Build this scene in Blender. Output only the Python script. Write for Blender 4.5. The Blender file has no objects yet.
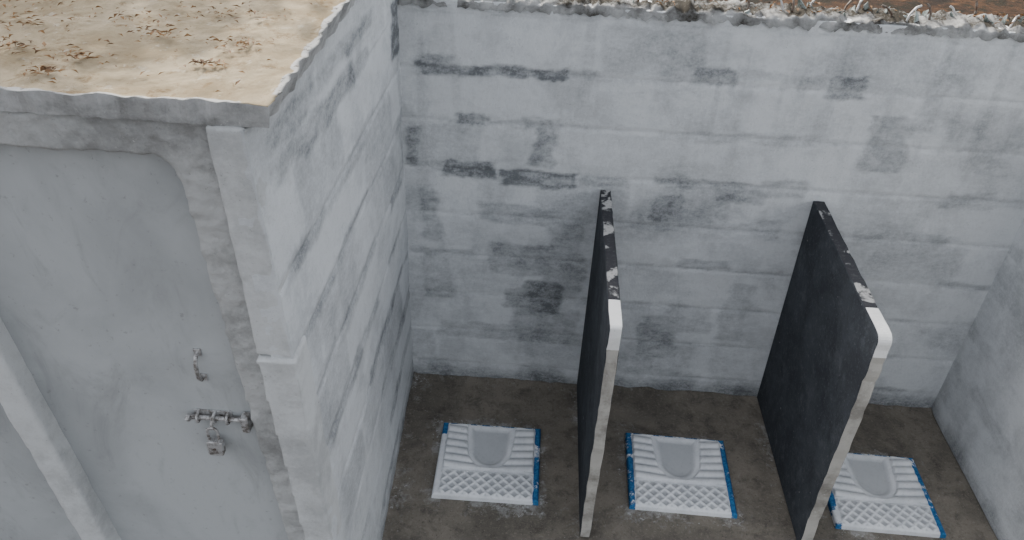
import bpy, bmesh, math, random
from mathutils import Vector, Matrix, noise
random.seed(7)
S=bpy.context.scene
COL=S.collection

# ------------------------------------------------------------ helpers
def lin(r,g,b,k=1.0):
    f=lambda c:(c/255/12.92) if c/255<=0.04045 else ((c/255+0.055)/1.055)**2.4
    return (f(r)*k,f(g)*k,f(b)*k,1)
class M:
    def __init__(s,name):
        s.m=bpy.data.materials.new(name); s.m.use_nodes=True
        s.nt=s.m.node_tree; s.n=s.nt.nodes; s.l=s.nt.links
        s.bsdf=s.n['Principled BSDF']
        s.tc=s.n.new('ShaderNodeTexCoord')
    def link(s,a,b): s.l.new(a,b)
    def val(s,sock,v):
        if hasattr(v,'is_linked') or hasattr(v,'links'): s.l.new(v,sock)
        else: sock.default_value=v
    def noise(s,scale,detail=6,rough=.6,dist=0,stretch=None):
        t=s.n.new('ShaderNodeTexNoise'); t.inputs['Scale'].default_value=scale
        t.inputs['Detail'].default_value=detail; t.inputs['Roughness'].default_value=rough
        t.inputs['Distortion'].default_value=dist
        src=s.tc.outputs['Object']
        if stretch:
            mp=s.n.new('ShaderNodeMapping'); mp.inputs['Scale'].default_value=stretch
            s.l.new(src,mp.inputs['Vector']); src=mp.outputs[0]
        s.l.new(src,t.inputs['Vector']); return t.outputs['Fac']
    def attr(s,name):
        a=s.n.new('ShaderNodeAttribute'); a.attribute_name=name; return a.outputs['Fac']
    def rng(s,v,a,b,c=0,d=1):
        r=s.n.new('ShaderNodeMapRange'); r.interpolation_type='SMOOTHSTEP'
        s.l.new(v,r.inputs[0])
        for i,x in enumerate((a,b,c,d)): r.inputs[i+1].default_value=x
        return r.outputs[0]
    def math(s,op,a,b,clamp=False):
        r=s.n.new('ShaderNodeMath'); r.operation=op; r.use_clamp=clamp
        s.val(r.inputs[0],a); s.val(r.inputs[1],b); return r.outputs[0]
    def mix(s,f,a,b):
        r=s.n.new('ShaderNodeMix'); r.data_type='RGBA'
        s.val(r.inputs[0],f); s.val(r.inputs[6],a); s.val(r.inputs[7],b); return r.outputs[2]
    def bump(s,h,strength=.3,dist=.01,prev=None):
        b=s.n.new('ShaderNodeBump'); b.inputs['Strength'].default_value=strength; b.inputs['Distance'].default_value=dist
        s.l.new(h,b.inputs['Height'])
        if prev is not None: s.l.new(prev,b.inputs['Normal'])
        return b.outputs[0]
    def out(s,col,rough=.9,nrm=None,metal=0,spec=.3):
        s.val(s.bsdf.inputs['Base Color'],col); s.val(s.bsdf.inputs['Roughness'],rough)
        s.bsdf.inputs['Metallic'].default_value=metal
        s.bsdf.inputs['Specular IOR Level'].default_value=spec
        if nrm is not None: s.l.new(nrm,s.bsdf.inputs['Normal'])
        return s.m

def whitewash(name,white,grey,stain_gain=1.0,cloud=.45,relief=.25,attrname='stain'):
    m=M(name)
    st=m.attr(attrname)
    fine=m.noise(85,9,.85)
    rub=m.noise(30,9,.8,.1,(.6,.6,1.4))
    med=m.noise(4.5,9,.7,.2)
    f=m.math('MULTIPLY',st,stain_gain)
    br=m.math('ADD',m.math('MULTIPLY',m.math('SUBTRACT',fine,.5),2.0),m.math('MULTIPLY',m.math('SUBTRACT',rub,.5),1.6))
    f=m.math('ADD',f,m.math('MULTIPLY',br,m.math('ADD',m.math('MULTIPLY',st,.8),.30)))
    c1=m.math('MULTIPLY',m.rng(med,.42,.66),cloud)
    f=m.math('ADD',f,c1,True)
    col=m.mix(f,white,grey)
    pore=m.rng(m.noise(150,4,.7),.62,.72)
    col=m.mix(m.math('MULTIPLY',pore,.55),col,lin(94,94,92))
    drop=m.rng(m.noise(75,5,.8),.62,.70)
    col=m.mix(m.math('MULTIPLY',drop,.5),col,lin(232,233,231))
    n=m.bump(m.noise(14,9,.7),relief,.012)
    n=m.bump(fine,.7,.007,n)
    return m.out(col,1.0,n,spec=.05)

def new_obj(name,me,mats=(),parent=None):
    o=bpy.data.objects.new(name,me); COL.objects.link(o)
    for m in mats: me.materials.append(m)
    if parent: o.parent=parent
    return o
def shade(me):
    for p in me.polygons: p.use_smooth=True

def gridslab(name,org,U,V,N,nu,nv,thick,mat,disp=None,mask=None,smooth=True,sidemat=None):
    """closed slab: gridded front face (normal N), plain sides and back."""
    org,U,V,N=map(Vector,(org,U,V,N)); lu,lv=U.length,V.length
    vs=[];fs=[];mk=[]
    for j in range(nv+1):
        for i in range(nu+1):
            a,b=i/nu,j/nv
            d=disp(a*lu,b*lv) if disp else 0
            vs.append(org+U*a+V*b+N*d); mk.append(mask(a*lu,b*lv) if mask else 0)
    id=lambda i,j:j*(nu+1)+i
    for j in range(nv):
        for i in range(nu): fs.append((id(i,j),id(i+1,j),id(i+1,j+1),id(i,j+1)))
    ring=[id(i,0) for i in range(nu)]+[id(nu,j) for j in range(nv)]+[id(i,nv) for i in range(nu,0,-1)]+[id(0,j) for j in range(nv,0,-1)]
    base=len(vs)
    for r in ring: 
        p=vs[r]; q=p-N*((p-org).dot(N)); vs.append(q-N*thick); mk.append(mk[r])
    k=len(ring)
    for q in range(k):
        q2=(q+1)%k; fs.append((ring[q2],ring[q],base+q,base+q2))
    fs.append(tuple(base+q for q in range(k-1,-1,-1)))
    me=bpy.data.meshes.new(name); me.from_pydata([tuple(v) for v in vs],[],fs)
    if U.cross(V).dot(N)<0: me.flip_normals()
    at=me.attributes.new('stain','FLOAT','POINT'); at.data.foreach_set('value',mk)
    if smooth:
        for p in me.polygons[:nu*nv]: p.use_smooth=True
    o=new_obj(name,me,[mat]+([sidemat] if sidemat else []))
    if sidemat:
        for p in me.polygons[nu*nv:]: p.material_index=1
    return o

def prism(name,pts,axis,a,b,mats,parent=None,bevel=.006,remesh=None,disp=.0,dsize=.08):
    def P(p,t):
        return {'x':(t,p[0],p[1]),'y':(p[0],t,p[1]),'z':(p[0],p[1],t)}[axis]
    bm=bmesh.new()
    v1=[bm.verts.new(P(p,a)) for p in pts]; v2=[bm.verts.new(P(p,b)) for p in pts]
    bm.faces.new(v1); bm.faces.new(v2[::-1])
    for i in range(len(pts)):
        j=(i+1)%len(pts); bm.faces.new((v1[j],v1[i],v2[i],v2[j]))
    bmesh.ops.recalc_face_normals(bm,faces=bm.faces)
    me=bpy.data.meshes.new(name); bm.to_mesh(me); bm.free()
    o=new_obj(name,me,mats,parent)
    if remesh:
        r=o.modifiers.new('r','REMESH'); r.mode='VOXEL'; r.voxel_size=remesh; r.use_smooth_shade=True
        tx=bpy.data.textures.new(name+'t','CLOUDS'); tx.noise_scale=dsize; tx.noise_depth=4
        d=o.modifiers.new('d','DISPLACE'); d.texture=tx; d.strength=disp; d.mid_level=.5; d.texture_coords='LOCAL'
    elif bevel:
        bv=o.modifiers.new('b','BEVEL'); bv.width=bevel; bv.segments=3; bv.limit_method='ANGLE'
    return o
def box(name,lo,hi,mats,parent=None,**k):
    return prism(name,[(lo[0],lo[1]),(hi[0],lo[1]),(hi[0],hi[1]),(lo[0],hi[1])],'z',lo[2],hi[2],mats,parent,**k)
def empty(name,loc=(0,0,0)):
    e=bpy.data.objects.new(name,None); e.location=loc; e.empty_display_size=.1; COL.objects.link(e); return e
def ss(a,b,x):
    t=max(0,min(1,(x-a)/(b-a))); return t*t*(3-2*t)
def fbm(x,y,z=0,o=4):
    return noise.fractal(Vector((x,y,z)),1.0,2.0,o)
def blobs(lst,x,z,seed=0,wob=.022,soft=1.0):
    dx=fbm(x*7,z*11,seed)*wob*1.5+fbm(x*40,z*40,seed)*.008; dz=fbm(x*7+40,z*9,seed)*wob*.6+fbm(x*40,z*40,seed+9)*.005
    r=0
    for cx,cz,w,h,s in lst:
        ax=(abs(x+dx-cx)-w)/(.016*soft); az=(abs(z+dz-cz)-h)/(.008*soft)
        if ax>1.5 or az>1.5: continue
        v=s*(1-ss(-1,1,ax))*(1-ss(-1,1,az)); r=max(r,v)
    return r

# ------------------------------------------------------------ dims
XL,XR,YB,YF=-.532,2.0,2.854,1.44
ZW,ZR=1.832,2.035
WHITE=lin(213,216,218); GREY=lin(112,115,118)
wall_m=whitewash('whitewashed_block',WHITE,GREY,.95,.24)
plast_m=whitewash('whitewashed_plaster',lin(208,210,210),lin(138,139,139),1.0,.42)
slabside_m=whitewash('slab_edge_plaster',lin(194,195,195),lin(112,112,109),1.0,.7,.7,'unused')

# ------------------------------------------------------------ back wall
joints=[1.575-.212*k for k in range(8)]
def course_tone(x,z,seed):
    """each concrete block soaks up the whitewash a bit differently"""
    zz=(1.575-z)/.212+.04*fbm(x*5,z*5,seed); row=math.floor(zz); fz=zz-row
    xx=x/.41+.5*(row%2)+.06*fbm(x*6,z*6,seed+3); cl=math.floor(xx); fx=xx-cl
    h=random.Random(row*131+cl*17+int(seed*10)).random()
    edge=ss(0,.12,min(fz,1-fz))*ss(0,.06,min(fx,1-fx))
    seam=math.exp(-(min(fz,1-fz)/.035)**2)*(.40+.9*fbm(x*3.3,row*3.1,seed+5))
    return (max(0,h-.45)*.42)*edge+.30*max(0,seam)
B=[(-.18,1.575,.29,.024,.9),(-.40,1.60,.06,.03,.5),(.65,1.60,.085,.036,.68),(1.15,1.592,.075,.05,.68),(.9,1.62,.3,.02,.25),
   (-.27,1.375,.06,.022,.8),(.035,1.29,.05,.11,.6),(.0,1.37,.06,.025,.45),(-.265,1.15,.10,.040,.92),(.02,1.125,.17,.038,.85),
   (.3,1.13,.1,.025,.5),(-.5,1.24,.03,.09,.75),(-.43,.93,.04,.14,.45),(.08,.52,.09,.10,.72),(-.05,.50,.06,.06,.55),
   (-.03,.72,.14,.08,.48),(-.4,.62,.07,.14,.38),(.62,.33,.09,.13,.46),(.75,.75,.12,.03,.48),(.55,1.03,.07,.07,.45),(.85,1.12,.1,.05,.4),
   (1.36,1.37,.08,.12,.45),(1.47,1.55,.05,.12,.28),(1.0,.95,.06,.05,.35),(.95,.5,.06,.16,.28),(.5,.15,.12,.05,.35),(1.0,1.15,.1,.04,.35),
   (1.55,.95,.2,.03,.32),(1.75,1.15,.1,.04,.3),(1.5,.45,.12,.05,.32),(-.2,.3,.2,.05,.38),(.0,.95,.22,.05,.42),(1.25,.7,.06,.3,.28),
   (.15,.8,.08,.28,.38),(.1,.35,.16,.10,.38),(.75,.45,.1,.08,.35)]
for z in joints:
    for k in range(5):
        B.append((random.uniform(-.5,2),z+random.uniform(-.01,.01),random.uniform(.05,.18),random.uniform(.008,.025),random.uniform(.2,.45)))
def back_mask(u,v):
    x=u-.66; z=v-.05
    s=blobs(B,x,z,1.3)
    s*=.85+.4*fbm(x*14,z*30,5)
    s=max(s,course_tone(x,z,1))
    s=max(s,.7*ss(.12,.0,z+.04*fbm(x*6,0,9)))
    s+=.24*ss(0,.6,fbm(x*2.2,z*2.6,3))
    drip=fbm(x*14,z*1.2,31); s+=.16*ss(.15,.5,drip)*ss(.9,1.7,z)
    return max(0,min(1,s))
def back_disp(u,v):
    x=u-.66; z=v-.05
    d=.004*fbm(x*3,z*4,1)+.0015*fbm(x*15,z*15,2)
    for j in joints: d-=.003*math.exp(-((z-j)/.009)**2)
    return d
gridslab('wall_back',(-.66,YB,-.05),(2.9,0,0),(0,0,ZW+.05),(0,-1,0),380,245,.15,wall_m,back_disp,back_mask)

def coping(name,x0,x1,yc,hw,z,mat):
    nu,nv=420,12; vs=[];fs=[];mk=[]
    for i in range(nu+1):
        x=x0+(x1-x0)*i/nu
        for j in range(nv+1):
            t=j/nv; a=math.pi*t
            hh=.010+.014*(fbm(x*7,1,1)+.2)+.020*fbm(x*34,2,t*4)
            w=hw+.002+.016*fbm(x*16,t*5,7)
            vs.append((x,yc-math.copysign(abs(math.cos(a))**.5,math.cos(a))*w,z-.012+max(0.003,hh+.012)*math.sin(a)**.6 if 0<t<1 else z-.026-.020*fbm(x*24,4,4)))
            mk.append(max(0,min(1,.2+.8*fbm(x*9,t*4,4)+(.6*ss(.15,.45,t)))))
    for i in range(nu):
        for j in range(nv):
            a=i*(nv+1)+j; fs.append((a,a+nv+1,a+nv+2,a+1))
    fs.append(tuple(range(nv+1))); fs.append(tuple(nu*(nv+1)+j for j in range(nv,-1,-1)))
    me=bpy.data.meshes.new(name); me.from_pydata(vs,[],fs)
    at=me.attributes.new('stain','FLOAT','POINT'); at.data.foreach_set('value',mk); shade(me)
    bm=bmesh.new(); bm.from_mesh(me); bmesh.ops.recalc_face_normals(bm,faces=bm.faces); bm.to_mesh(me); bm.free()
    return new_obj(name,me,[mat])
cop_m=whitewash('rough_mortar',lin(168,169,168),lin(56,53,48),1.0,.4,.9)
COPE=coping('trim_1',-.53,2.24,YB+.075,.080,ZW,cop_m)

# ------------------------------------------------------------ left wall (side of the toilet block)
LB=[(.25,1.82,.2,.03,.4),(.75,1.9,.25,.02,.4),(1.36,1.74,.06,.10,1.0),(1.40,1.45,.03,.3,.4)]
r2=random.Random(11)
for z in [1.89,1.79]+joints:
    for k in range(5):
        LB.append((r2.uniform(.15,1.4),z+r2.uniform(-.015,.015),r2.uniform(.08,.26),r2.uniform(.010,.035),r2.uniform(.3,.66)))
def left_mask(u,v):
    y=u; z=v-.05
    s=blobs(LB,y,z,7.7,.02,1.5)*(.85+.4*fbm(y*10,z*30,5))
    s=max(s,course_tone(y,z,4)*1.2)
    s*=ss(.03,.16,y)
    s=max(s,.6*ss(.10,.0,z+.04*fbm(y*6,0,9)))
    s+=.12*ss(0,.6,fbm(y*1.6,z*2.2,13))
    return max(0,min(1,s))
def left_disp(u,v):
    z=v-.05
    d=.004*fbm(u*3,z*4,11)+.0015*fbm(u*15,z*15,12)
    for j in joints: d-=.004*math.exp(-((z-j)/.009)**2)
    return d
o=gridslab('wall_left',(XL,YF-.015,-.05),(0,YB+.15-YF,0),(0,0,1.98+.05),(1,0,0),190,260,.055,wall_m,left_disp,left_mask)
for v in o.data.vertices:   # the wall is slightly out of plumb towards its front end
    x,y,z=v.co; v.co.x+=-.046*(z-.75)*max(0,1-(y-YF)/(YB-YF))

RB=[(r2.uniform(.0,1.6),r2.choice(joints),r2.uniform(.05,.2),r2.uniform(.015,.04),r2.uniform(.15,.35)) for k in range(22)]
def right_mask(u,v):
    z=v-.05
    s=blobs(RB,u,z,3.7)*(.8+.4*fbm(u*14,z*30,5))
    s=max(s,course_tone(u,z,8)*.7)
    s=max(s,.5*ss(.10,.0,z+.04*fbm(u*6,0,9)))
    s+=.04+.2*fbm(u*2,z*2,22)
    return max(0,min(1,s))
gridslab('wall_right',(XR,YB+.14,-.05),(0,-1.75,0),(0,0,ZW+.04),(-1,0,0),140,150,.15,wall_m,lambda u,v:.5*left_disp(u,v),right_mask)

# ------------------------------------------------------------ front of the toilet block
prism('trim_2',[(-.652,1.375),(-.562,1.37),(-.590,1.985),(-.668,1.985)],'y',YF-.016,YF+.08,[plast_m],remesh=.007,disp=.008)
prism('trim_3',[(-.572,-.05),(-.500,-.05),(-.555,1.37),(-.652,1.37)],'y',YF-.026,YF+.08,[plast_m],remesh=.007,disp=.007)
def frame_pts(xr_top,xr_bot,xo_top,xo_bot,zt,zo,xl,R):
    p=[(xl,zt)]
    cx,cz=xr_top-R,zt-R
    for k in range(9):
        a=math.pi/2-k*math.pi/16; p.append((cx+R*math.cos(a),cz+R*math.sin(a)))
    p+=[(xr_bot,-.05),(xo_bot,-.05),(xo_top,zo),(xl,zo)]
    return p
fr_m=whitewash('frame_plaster',lin(190,191,190),lin(120,120,118),1,.6,.9)
prism('trim_4',frame_pts(-.755,-.636,-.640,-.555,1.900,1.985,-1.36,.06),'y',YF+.006,YF+.09,[fr_m],remesh=.007,disp=.016,dsize=.04)
prism('trim_5',[(-1.465,1.985),(-1.275,-.05),(-1.195,-.05),(-1.385,1.985)],'y',YF-.005,YF+.09,[plast_m],remesh=.008,disp=.009)
prism('trim_6',[(-2.6,1.90),(-1.40,1.90),(-1.40,1.985),(-2.6,1.985)],'y',YF+.01,YF+.09,[fr_m],remesh=.012,disp=.012)
prism('wall_front',[(-2.6,-.05),(-2.0,-.05),(-2.0,1.90),(-2.6,1.90)],'y',YF+.02,YF+.12,[plast_m])

dm=M('painted_door')
n1=dm.noise(2.2,6,.6,.5); n2=dm.noise(45,6,.7); n3=dm.noise(7,8,.7,1,(1,1,.5))
c=dm.mix(dm.rng(n1,.35,.7),lin(176,179,180),lin(158,161,162))
c=dm.mix(dm.math('MULTIPLY',dm.rng(n3,.50,.72),.55),c,lin(138,140,140))
c=dm.mix(dm.math('MULTIPLY',dm.rng(n2,.60,.70),.45),c,lin(120,119,116))
door_m=dm.out(c,.75,dm.bump(n1,.2,.02,dm.bump(n2,.25,.004)),spec=.2)
d1=empty('door_1')
prism('panel',[(-1.32,.0),(-.60,.0),(-.72,1.92),(-1.44,1.92)],'y',YF+.052,YF+.085,[door_m],d1,bevel=.003)
d2=empty('door_2')
prism('panel',[(-2.05,.0),(-1.235,.0),(-1.42,1.92),(-2.05,1.92)],'y',YF+.052,YF+.085,[door_m],d2,bevel=.003)

mm=M('galvanised_metal')
nn=mm.noise(60,6,.7)
metal_m=mm.out(mm.mix(mm.rng(nn,.4,.65),lin(190,190,190),lin(104,98,92)),mm.rng(nn,.3,.7,.35,.7),mm.bump(nn,.2,.002),metal=.45,spec=.5)
rm=M('rusty_metal'); nn=rm.noise(90,6,.7)
rust_m=rm.out(rm.mix(rm.rng(nn,.4,.6),lin(112,106,100),lin(84,66,54)),.7,rm.bump(nn,.3,.002),metal=.4)
def tube(name,pts,r,mat,parent,cyc=False,res=10):
    cu=bpy.data.curves.new(name,'CURVE'); cu.dimensions='3D'; cu.bevel_depth=r; cu.bevel_resolution=4; cu.use_fill_caps=True
    sp=cu.splines.new('POLY'); sp.points.add(len(pts)-1); sp.use_cyclic_u=cyc
    for q,p in zip(sp.points,pts): q.co=(*p,1)
    cu.materials.append(mat)
    tmp=bpy.data.objects.new('tmp',cu); COL.objects.link(tmp)
    me=bpy.data.meshes.new_from_object(tmp.evaluated_get(bpy.context.evaluated_depsgraph_get()))
    bpy.data.objects.remove(tmp); shade(me)
    return new_obj(name,me,[] if me.materials else [mat],parent)
YD=YF+.0515
bolt=empty('door_bolt')
bx,bz=-.822,1.085
box('base_plate',(bx-.065,YD-.004,bz-.016),(bx+.04,YD,bz+.016),[metal_m],bolt,bevel=.001)
tube('rod',[(bx-.082,YD-.016,bz),(bx+.095,YD-.016,bz)],.0068,metal_m,bolt)
for k,xx in enumerate((bx-.050,bx-.005,bx+.032)):
    tube('staple_%d'%k,[(xx,YD,bz-.014),(xx,YD-.02,bz-.013),(xx,YD-.027,bz-.006),(xx,YD-.027,bz+.006),(xx,YD-.02,bz+.013),(xx,YD,bz+.014)],.004,metal_m,bolt)
tube('knob',[(bx-.070,YD-.016,bz),(bx-.070,YD-.03,bz+.004),(bx-.070,YD-.036,bz+.016)],.0065,metal_m,bolt)
box('receiver',(bx+.072,YD-.034,bz-.032),(bx+.094,YD-.002,bz+.022),[metal_m],bolt,bevel=.004)
tube('hasp',[(bx-.01,YD-.016,bz),(bx-.012,YD-.026,bz-.012),(bx-.014,YD-.026,bz-.030),(bx-.03,YD-.026,bz-.036)],.0045,metal_m,bolt)
lock=empty('padlock')
px,pz=bx-.014,bz-.088
prism('body',[(px-.022,pz-.034),(px-.018,pz-.040),(px+.018,pz-.040),(px+.022,pz-.034),(px+.022,pz+.008),(px+.015,pz+.014),(px-.015,pz+.014),(px-.022,pz+.008)],'y',YD-.038,YD-.018,[metal_m],lock,bevel=.003)
tube('shackle',[(px-.014,YD-.028,pz+.01)]+[(px-.014*math.cos(a),YD-.028,pz+.044+.018*math.sin(a)) for a in [k*math.pi/8 for k in range(9)]]+[(px+.014,YD-.028,pz+.01)],.004,metal_m,lock)
tube('keyhole',[(px,YD-.040,pz-.012),(px,YD-.037,pz-.012)],.004,rust_m,lock)
hd=empty('door_handle')
hx,hz=-.836,1.268
box('plate_top',(hx-.010,YD-.004,hz+.032),(hx+.010,YD,hz+.055),[metal_m],hd,bevel=.001)
box('plate_bottom',(hx-.010,YD-.004,hz-.055),(hx+.010,YD,hz-.032),[metal_m],hd,bevel=.001)
tube('grip',[(hx,YD,hz+.042),(hx,YD-.016,hz+.040),(hx,YD-.026,hz+.025),(hx,YD-.028,hz),(hx,YD-.026,hz-.025),(hx,YD-.016,hz-.040),(hx,YD,hz-.042)],.0055,metal_m,hd)

# ------------------------------------------------------------ roof of the block (ceiling slab)
rf=M('sandy_roof')
K=.52
rim=rf.attr('stain'); a1=rf.noise(4.5,9,.72,.5); a2=rf.noise(60,8,.8); a3=rf.noise(13,9,.8,.5)
c=rf.mix(rf.rng(a1,.38,.62),lin(192,178,152,K),lin(158,143,117,K))
c=rf.mix(rf.math('MULTIPLY',rf.rng(a3,.53,.63),.6),c,lin(126,98,62,K))
c=rf.mix(rf.math('MULTIPLY',rf.rng(a2,.56,.68),.5),c,lin(96,74,48,K))
c=rf.mix(rf.math('MULTIPLY',rf.rng(rf.noise(24,5,.7),.58,.66),.5),c,lin(210,203,188,K))
rr=rf.rng(rf.math('ADD',rim,rf.math('MULTIPLY',rf.math('SUBTRACT',a2,.5),.8)),.4,.6)
c=rf.mix(rr,c,lin(196,197,196,K))
c=rf.mix(rf.math('MULTIPLY',rf.rng(rf.noise(40,6,.7),.54,.60),rf.math('MULTIPLY',rr,.7)),c,lin(80,73,64,K))
roof_m=rf.out(c,1,rf.bump(a2,.5,.006,rf.bump(a1,.3,.02)),spec=.05)
RX0,RX1,RY0,RY1=-2.7,-.530,1.428,3.04
def edge_d(x,y): return min(RX1-x,y-RY0)
def roof_mask(u,v):
    x=RX0+u;y=RY0+v; e=edge_d(x,y)+.016*fbm(x*11,y*11,3)
    m=1-ss(.008,.028,e)
    m*=ss(.03,.09,math.hypot(x-RX1,y-RY0))
    return m
def roof_disp(u,v):
    x=RX0+u;y=RY0+v; e=edge_d(x,y)
    return .005*fbm(x*4,y*4,5)+.003*fbm(x*20,y*20,6)+.006*math.exp(-(e/.02)**2)*(1+fbm(x*14,y*14,8))
o=gridslab('ceiling',(RX0,RY0,ZR-.004),(RX1-RX0,0,0),(0,RY1-RY0,0),(0,0,1),300,230,.045,roof_m,roof_disp,roof_mask,sidemat=slabside_m)
for v in o.data.vertices:
    x,y,z=v.co
    k=1 if z>ZR-.03 else .4
    if RX1-x<.02: v.co.x+= .010*fbm(y*20,z*20,1)-(0.0 if k==1 else .018)
    if y-RY0<.02: v.co.y+= .010*fbm(x*20,z*20,2)+(0.0 if k==1 else .008)

lm=M('dry_leaf'); ln=lm.noise(30,4,.6)
leaf_m=lm.out(lm.mix(lm.rng(ln,.35,.65),lin(146,106,60,.6),lin(96,66,38,.6)),.8)
def litter(name,pts,mat,smin,smax,rnd,up=.3,parent=None):
    bm=bmesh.new()
    for (x,y,z) in pts:
        L=rnd.uniform(smin,smax); W=L*rnd.uniform(.15,.45); a=rnd.uniform(0,6.28)
        d=Vector((math.cos(a),math.sin(a),rnd.uniform(-.05,up))); s=Vector((-math.sin(a),math.cos(a),rnd.uniform(-.3,.3)))
        P=Vector((x,y,z)); k=L*rnd.uniform(.05,.25)
        q=[P-d*L/2,P-d*L*.1+s*W/2+Vector((0,0,k)),P+d*L/2,P-d*L*.1-s*W/2+Vector((0,0,k)),P+Vector((0,0,k*.3))]
        v=[bm.verts.new(t) for t in q]
        for i in range(4): bm.faces.new((v[i],v[(i+1)%4],v[4]))
    me=bpy.data.meshes.new(name); bm.to_mesh(me); bm.free(); return new_obj(name,me,[mat],parent)
r3=random.Random(3); pts=[]
clumps=[(-1.0,1.62,.035),(-1.03,1.53,.025),(-.72,1.62,.02),(-.70,1.75,.04),(-1.25,1.8,.07),(-1.0,1.9,.08),(-1.18,1.66,.05),(-.8,1.95,.06),(-1.35,1.95,.08),(-.9,1.78,.04)]
for cx,cy,r in clumps:
    for k in range(50):
        pts.append((r3.gauss(cx,r),max(1.45,r3.gauss(cy,r*.5)),ZR+.006))
for k in range(360): pts.append((r3.uniform(-1.9,-.6),r3.uniform(1.47,2.6),ZR+.004))
litter('leaf_litter',pts,leaf_m,.007,.024,r3,.25)

# ------------------------------------------------------------ floor
fm=M('damp_cement_floor')
sp=fm.attr('stain')
f1=fm.noise(2.6,8,.65,.4); f2=fm.noise(14,9,.78,.3); f3=fm.noise(90,6,.8)
c=fm.mix(fm.rng(f1,.35,.65),lin(98,93,85),lin(128,121,110))
c=fm.mix(fm.math('MULTIPLY',fm.rng(f2,.45,.68),.7),c,lin(70,66,60))
c=fm.mix(fm.math('MULTIPLY',fm.rng(f3,.52,.68),.5),c,lin(154,147,136))
c=fm.mix(fm.math('MULTIPLY',fm.rng(fm.noise(110,3,.6),.62,.7),.6),c,lin(50,46,41))
v1=fm.noise(60,5,.7); v2=fm.noise(17,7,.8,.3)
thr=fm.math('ADD',v1,fm.math('MULTIPLY',sp,.17))
c=fm.mix(fm.math('MULTIPLY',fm.rng(thr,.70,.78),.6),c,lin(190,191,190))
thr2=fm.math('ADD',v2,fm.math('MULTIPLY',sp,.20))
c=fm.mix(fm.math('MULTIPLY',fm.rng(thr2,.60,.78),.55),c,lin(166,167,165))
floor_m=fm.out(c,fm.rng(f1,.35,.7,.85,.5),fm.bump(f2,.6,.012,fm.bump(f3,.5,.005)),spec=.3)
PANS=[(-.118,2.325,.0),(.712,2.335,.02),(1.56,2.31,.02)]
def floor_mask(u,v):
    x=-.52+u;y=1.0+v
    m=.8*math.exp(-((x-XL)/.12)**2)+.3*math.exp(-((YB-y)/.08)**2)
    for q,(px_,py_,_) in enumerate(PANS):
        d=max(abs(x-px_),abs(y-py_))-.21
        m=max(m,(1.0 if q==0 else .75)*math.exp(-(max(0,d)/.06)**2))
    for qx in (.29,1.165):
        m=max(m,.6*math.exp(-((x-qx)/.07)**2))
    m*=.8+.9*fbm(x*5,y*5,3)
    return max(0,min(1,m))
def floor_disp(u,v):
    x=-.52+u;y=1.0+v
    return .004*fbm(x*4,y*4,2)+.012*math.exp(-((YB-y)/.03)**2)*(1+fbm(x*9,0,1))+.010*math.exp(-((x-XL)/.025)**2)*(1+fbm(y*9,0,5))
gridslab('floor',(-.53,.6,-.01),(2.53,0,0),(0,2.26,0),(0,0,1),260,200,.05,floor_m,lambda u,v:floor_disp(u,v-.4),lambda u,v:floor_mask(u,v-.4))

gm=M('dirt_ground')
g1=gm.noise(.9,8,.7,.5); g2=gm.noise(7,9,.8,.5)
c=gm.mix(gm.rng(g1,.4,.6),lin(84,60,42,.5),lin(36,31,27,.5))
c=gm.mix(gm.math('MULTIPLY',gm.rng(g2,.52,.62),.7),c,lin(124,88,56,.5))
c=gm.mix(gm.math('MULTIPLY',gm.rng(gm.noise(3,6,.7),.50,.58),.8),c,lin(34,36,28,.5))
ground_m=gm.out(c,.95,gm.bump(g2,.6,.05),spec=.1)
box('ground',(-30,-20,-.3),(30,40,-.06),[ground_m],bevel=0)

# ------------------------------------------------------------ stone partitions
sm=M('dark_slate')
s1=sm.noise(4,9,.7,.3); s2=sm.noise(70,7,.8); s3=sm.noise(7,9,.82,.1); s4=sm.noise(30,3,.5)
c=sm.mix(sm.rng(s1,.35,.7),lin(52,55,60),lin(70,74,79))
c=sm.mix(sm.math('MULTIPLY',sm.rng(s3,.50,.68),.45),c,lin(98,102,106))
c=sm.mix(sm.math('MULTIPLY',sm.rng(s2,.54,.68),.45),c,lin(112,115,118))
c=sm.mix(sm.math('MULTIPLY',sm.rng(s4,.73,.76),.5),c,lin(160,162,162))
slate_m=sm.out(c,.92,sm.bump(s2,.5,.005,sm.bump(s1,.2,.01)),spec=.15)
se=M('slate_edge_splashed')
e1=se.noise(9,5,.6,.3); e2=se.noise(60,6,.75)
c=se.mix(se.rng(e1,.54,.60),lin(48,49,53),lin(160,160,158))
c=se.mix(se.math('MULTIPLY',se.rng(e2,.5,.65),.4),c,lin(86,86,86))
edge_m=se.out(c,.85,se.bump(e2,.4,.006),spec=.2)
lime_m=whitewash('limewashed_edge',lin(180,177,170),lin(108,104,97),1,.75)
top_m=whitewash('limewashed_edge_top',lin(234,234,232),lin(170,168,164),1,.3)
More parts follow.
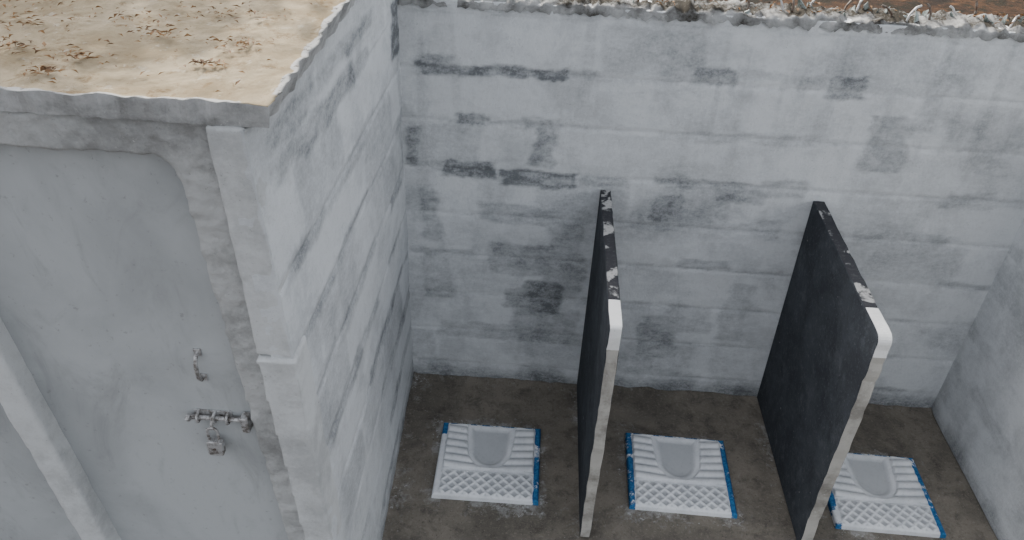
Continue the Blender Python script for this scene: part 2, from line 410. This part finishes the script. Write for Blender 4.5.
def partition(x,yf,yb,z,th,lean,R,name):
    pts=[(yb,-.0),(yb,z)]
    n=26
    for k in range(1,n): 
        t=k/n; yy=yb+(yf+R-yb)*t; pts.append((yy,z-.01*t+.005*fbm(yy*12,x*5,1)))
    for k in range(0,6):
        a=math.pi/2+k*math.pi/10; pts.append((yf+R+R*math.cos(a),z-.01-R+R*math.sin(a)))
    for k in range(1,40):
        t=k/39; zz=(z-.01-R)*(1-t); pts.append((yf-.0+.007*fbm(zz*14,x*3,2),zz))
    bm=bmesh.new()
    X=lambda p,s:x+s*(th/2+.003*fbm(p[0]*14,p[1]*14,s*3+x))+lean*p[1]
    A=[bm.verts.new((X(p,-1),p[0],p[1])) for p in pts]; Bv=[bm.verts.new((X(p,1),p[0],p[1])) for p in pts]
    bm.faces.new(A); bm.faces.new(Bv[::-1])
    for i in range(len(pts)):
        j=(i+1)%len(pts); f=bm.faces.new((A[j],A[i],Bv[i],Bv[j]))
        my=(pts[i][0]+pts[j][0])/2; mz=(pts[i][1]+pts[j][1])/2
        if i==0 or i==len(pts)-1: f.material_index=0
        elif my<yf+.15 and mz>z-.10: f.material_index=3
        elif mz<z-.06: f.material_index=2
        else: f.material_index=1
    bmesh.ops.recalc_face_normals(bm,faces=bm.faces)
    me=bpy.data.meshes.new(name); bm.to_mesh(me); bm.free()
    o=new_obj(name,me,[slate_m,edge_m,lime_m,top_m])
    bv=o.modifiers.new('b','BEVEL'); bv.width=.004; bv.segments=2; bv.limit_method='ANGLE'; bv.angle_limit=math.radians(50)
    return o
partition(.295,1.975,YB-.006,1.10,.042,.0,.015,'partition_panel')
partition(1.175,2.0,YB-.006,1.11,.046,-.012,.03,'partition_panel')

# ------------------------------------------------------------ squat pans
pm=M('squat_pan_lime')
bl=pm.attr('blue'); p1=pm.noise(34,8,.8,.4); p2=pm.noise(90,5,.75); p3=pm.noise(8,6,.7)
bas=pm.attr('basin'); grv=pm.attr('groove')
c=pm.mix(pm.rng(p3,.35,.7),lin(226,228,230),lin(202,205,208))
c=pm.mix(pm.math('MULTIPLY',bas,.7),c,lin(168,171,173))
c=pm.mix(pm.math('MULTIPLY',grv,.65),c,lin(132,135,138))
c=pm.mix(pm.math('MULTIPLY',pm.rng(p2,.56,.7),.4),c,lin(140,141,142))
bf=pm.rng(pm.math('ADD',bl,pm.math('MULTIPLY',pm.math('SUBTRACT',p1,.5),1.7)),.52,.60)
c=pm.mix(bf,c,pm.mix(pm.rng(p2,.4,.6),lin(24,80,130),lin(50,112,158)))
pan_m=pm.out(c,.75,pm.bump(p2,.3,.003,pm.bump(p3,.3,.006)),spec=.25)
def squat_pan(cx,cy,rot,seed):
    W,L,H=.445,.41,.014; n=150
    vs=[];bl=[];ba=[];gr=[]
    def prof(u,v):
        w=.43-.08*ss(0,.6,v)
        vf=.60
        if v<.40: dd=(abs(u)-w)
        else:
            q=(v-.40)/(vf-.40); dd=math.sqrt((u/ w)**2+q*q)*w-w
        dback=(.04-v)*2
        d=max(dd,dback)
        h=0; b=0; g_=0
        if d<0:
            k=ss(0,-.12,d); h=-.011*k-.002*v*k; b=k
        if d>.04:
            if .04<v<.66:
                tilt=v+.05*abs(u)
                rib=abs(math.sin(tilt*math.pi*10))**.6
                k=ss(.04,.08,d)*ss(.89,.86,abs(u))
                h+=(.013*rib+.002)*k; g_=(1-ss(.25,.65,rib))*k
            elif v>=.66:
                a=(u*W/2+ (v*L))/.048; bb=(u*W/2-(v*L))/.048
                g=max(abs(math.cos(a*math.pi)),abs(math.cos(bb*math.pi)))**6
                k=ss(.67,.69,v)*ss(.985,.96,v)*ss(.89,.86,abs(u))
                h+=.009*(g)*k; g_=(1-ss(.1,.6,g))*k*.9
        return h,b,g_
    for j in range(n+1):
        for i in range(n+1):
            u=-1+2*i/n; v=j/n; h,b,g_=prof(u,v)
            e=min(1-abs(u),2*min(v,1-v))
            z=H+h-.006*ss(.03,0,e)
            vs.append((u*W/2,L/2-v*L,z))
            bb=ss(.865,.90,abs(u))*(.76+.5*fbm(v*4,u+seed,seed))
            if seed==0 and u<0: bb=ss(.87,.91,-u)*(ss(.5,.1,v)*.85+.4*fbm(v*6,1))
            if v<.03: bb=max(bb,.55)
            bl.append(max(0,min(1,bb))); ba.append(b); gr.append(g_)
    id=lambda i,j:j*(n+1)+i; fs=[]
    for j in range(n):
        for i in range(n): fs.append((id(i,j),id(i,j+1),id(i+1,j+1),id(i+1,j)))
    ring=[id(i,0) for i in range(n)]+[id(n,j) for j in range(n)]+[id(i,n) for i in range(n,0,-1)]+[id(0,j) for j in range(n,0,-1)]
    base=len(vs)
    for r in ring:
        x,y,z=vs[r]; vs.append((x*1.005,y*1.005,-.012)); bl.append(bl[r]); ba.append(0); gr.append(0)
    k=len(ring)
    for q in range(k):
        q2=(q+1)%k; fs.append((ring[q],ring[q2],base+q2,base+q))
    fs.append(tuple(base+q for q in range(k)))
    me=bpy.data.meshes.new('squat_pan'); me.from_pydata(vs,[],fs)
    for nm,dt in (('blue',bl),('basin',ba),('groove',gr)):
        a=me.attributes.new(nm,'FLOAT','POINT'); a.data.foreach_set('value',dt)
    bm=bmesh.new(); bm.from_mesh(me); bmesh.ops.recalc_face_normals(bm,faces=bm.faces); bm.to_mesh(me); bm.free()
    for p in me.polygons[:n*n]: p.use_smooth=True
    o=new_obj('squat_pan',me,[pan_m]); o.location=(cx,cy,.002); o.rotation_euler=(0,0,rot)
    return o
for k,(a,b,r) in enumerate(PANS): squat_pan(a,b,-r,k)

# ------------------------------------------------------------ glass shards, rebar stubs and dead leaves bedded in the coping
gl=M('dusty_glass'); q=gl.noise(40,5,.7)
glass_m=gl.out(gl.mix(gl.rng(q,.4,.6),lin(150,158,156),lin(84,94,88)),.5,spec=.4)
bm=bmesh.new(); r4=random.Random(5)
for k in range(50):
    x=r4.uniform(.9,2.2) if k<40 else r4.uniform(0,.9); y=YB+r4.uniform(.03,.12); z=ZW-.002
    w=r4.uniform(.005,.016); h=r4.uniform(.015,.05); a=r4.uniform(0,3.14); t=Vector((math.cos(a),math.sin(a),0)); nrm=Vector((-t.y,t.x,0))*.002
    lean=Vector((r4.uniform(-.02,.02),r4.uniform(-.02,.02),0))
    P=Vector((x,y,z)); prof=[P-t*w,P+t*w,P+t*w*r4.uniform(.3,1)+Vector((0,0,h*.7))+lean*.7,P+t*w*r4.uniform(-.6,.2)+Vector((0,0,h))+lean,P-t*w*.9+Vector((0,0,h*.4))]
    A=[bm.verts.new(p+nrm) for p in prof]; Bq=[bm.verts.new(p-nrm) for p in prof]
    bm.faces.new(A); bm.faces.new(Bq[::-1])
    for i in range(5): bm.faces.new((A[(i+1)%5],A[i],Bq[i],Bq[(i+1)%5]))
bmesh.ops.recalc_face_normals(bm,faces=bm.faces)
me=bpy.data.meshes.new('glass_shards'); bm.to_mesh(me); bm.free(); new_obj('glass_shards',me,[glass_m],COPE)
for k in range(18):
    x=.75+k*.08+r4.uniform(-.03,.03); y=YB+r4.uniform(.04,.12); h=r4.uniform(.04,.08); l=r4.uniform(-.03,.03)
    tube('rebar_stub_%d'%(k+1),[(x,y,ZW-.005),(x+l*.2,y,ZW+h*.5),(x+l*.9,y+.01,ZW+h*.9),(x+l*1.5,y+.015,ZW+h)],.004,metal_m if k%2 else rust_m,COPE)
pts=[(r4.uniform(.2,2.2),YB+r4.uniform(.02,.14),ZW+.02) for k in range(150)]
litter('dried_leaves',pts,leaf_m,.015,.035,r4,.6,COPE)

# ------------------------------------------------------------ tree behind the block (throws the shade on the roof)
tree=empty('tree')
bk=M('bark'); bn=bk.noise(20,6,.7); bark_m=bk.out(bk.mix(bn,lin(70,58,46),lin(112,98,82)),.9,bk.bump(bn,.6,.02))
fl=M('green_leaf'); fn=fl.noise(3,4,.6); green_m=fl.out(fl.mix(fn,lin(48,74,30),lin(84,108,48)),.6)
def limb2(pts,name):
    vs=[];fs=[];n=10
    for i,p in enumerate(pts):
        for k in range(n):
            a=2*math.pi*k/n; r=p[3]*(1+.1*math.sin(3*a+i)); vs.append((p[0]+r*math.cos(a),p[1]+r*math.sin(a),p[2]))
    for i in range(len(pts)-1):
        for k in range(n): fs.append((i*n+k,i*n+(k+1)%n,(i+1)*n+(k+1)%n,(i+1)*n+k))
    me=bpy.data.meshes.new(name); me.from_pydata(vs,[],fs); shade(me); new_obj(name,me,[bark_m],tree)
limb2([(-4.6,6.8,-.1,.2),(-4.55,6.8,1,.16),(-4.4,6.7,2.2,.14),(-4.3,6.5,3.4,.12),(-4.4,6.5,4.6,.08),(-4.5,6.4,5.6,.04)],'trunk')
limb2([(-4.35,6.6,2.9,.07),(-3.9,6.0,3.5,.05),(-3.2,5.2,3.95,.035),(-2.6,4.5,4.05,.012)],'bough_1')
limb2([(-4.35,6.5,3.4,.07),(-4.0,5.6,4.1,.045),(-3.4,4.6,4.3,.02)],'bough_2')
r5=random.Random(9); bm=bmesh.new()
cl=[(-2.62,4.48,3.92,.26,330),(-2.30,4.62,3.92,.30,90),(-3.25,5.1,4.1,.35,260),(-3.5,4.6,4.4,.4,260),(-3.9,5.4,4.4,.5,300),(-4.5,6.2,5.2,.9,600),(-2.54,4.10,3.92,.14,90)]
for cx,cy,cz,r,nn_ in cl:
    for k in range(nn_):
        P=Vector((r5.gauss(cx,r*.5),r5.gauss(cy,r*.4),r5.gauss(cz,r*.2)))
        a=r5.uniform(0,6.28); d=Vector((math.cos(a),math.sin(a),r5.uniform(-.6,.3))); s=Vector((-math.sin(a),math.cos(a),r5.uniform(-.4,.4))); L=r5.uniform(.07,.13)
        v=[bm.verts.new(P-d*L/2),bm.verts.new(P+s*L*.28),bm.verts.new(P+d*L/2),bm.verts.new(P-s*L*.28)]; bm.faces.new(v)
me=bpy.data.meshes.new('foliage'); bm.to_mesh(me); bm.free(); new_obj('foliage',me,[green_m],tree)

# ------------------------------------------------------------ light
w=bpy.data.worlds.new('World'); S.world=w; w.use_nodes=True
nt=w.node_tree; bg=nt.nodes['Background']; sky=nt.nodes.new('ShaderNodeTexSky')
sky.sky_type='NISHITA'; sky.sun_disc=False; sky.sun_elevation=math.radians(42); sky.sun_rotation=math.radians(-40)
sky.dust_density=4; sky.air_density=1
hs=nt.nodes.new('ShaderNodeHueSaturation'); hs.inputs['Saturation'].default_value=.26
nt.links.new(sky.outputs[0],hs.inputs['Color']); nt.links.new(hs.outputs[0],bg.inputs['Color']); bg.inputs['Strength'].default_value=.46
sl=bpy.data.lights.new('sun','SUN'); sl.energy=11.0; sl.angle=math.radians(.6); sl.color=(1,.93,.82)
so=bpy.data.objects.new('sun',sl); COL.objects.link(so); so.location=(-4,8,8)
sd=Vector((.55,-1.0,-.72)); so.rotation_euler=sd.to_track_quat('-Z','Y').to_euler()

# report: is the roof in sun or shade at a few points?
bpy.context.view_layer.update(); dg=bpy.context.evaluated_depsgraph_get()
for p in ((-.7,1.7),(-1.0,1.6),(-1.16,1.88),(-1.2,1.9),(-1.1,1.5)):
    hit=S.ray_cast(dg,Vector((p[0],p[1],2.07)),-sd.normalized())
    print('ROOF',p,hit[0],hit[4].name if hit[0] else '')

# ------------------------------------------------------------ camera
cx=Vector((.9977,.0545,.0411)); cz=-Vector((-.0205,.8135,-.5812)); cz.normalize(); cx=(cx-cz*cx.dot(cz)).normalized(); cy=cz.cross(cx)
cam=bpy.data.cameras.new('camera'); cam.lens=27.8; cam.sensor_width=36; co=bpy.data.objects.new('camera',cam); COL.objects.link(co)
mt=Matrix((cx,cy,cz)).transposed().to_4x4(); mt.translation=(0,0,2.7); co.matrix_world=mt
S.camera=co
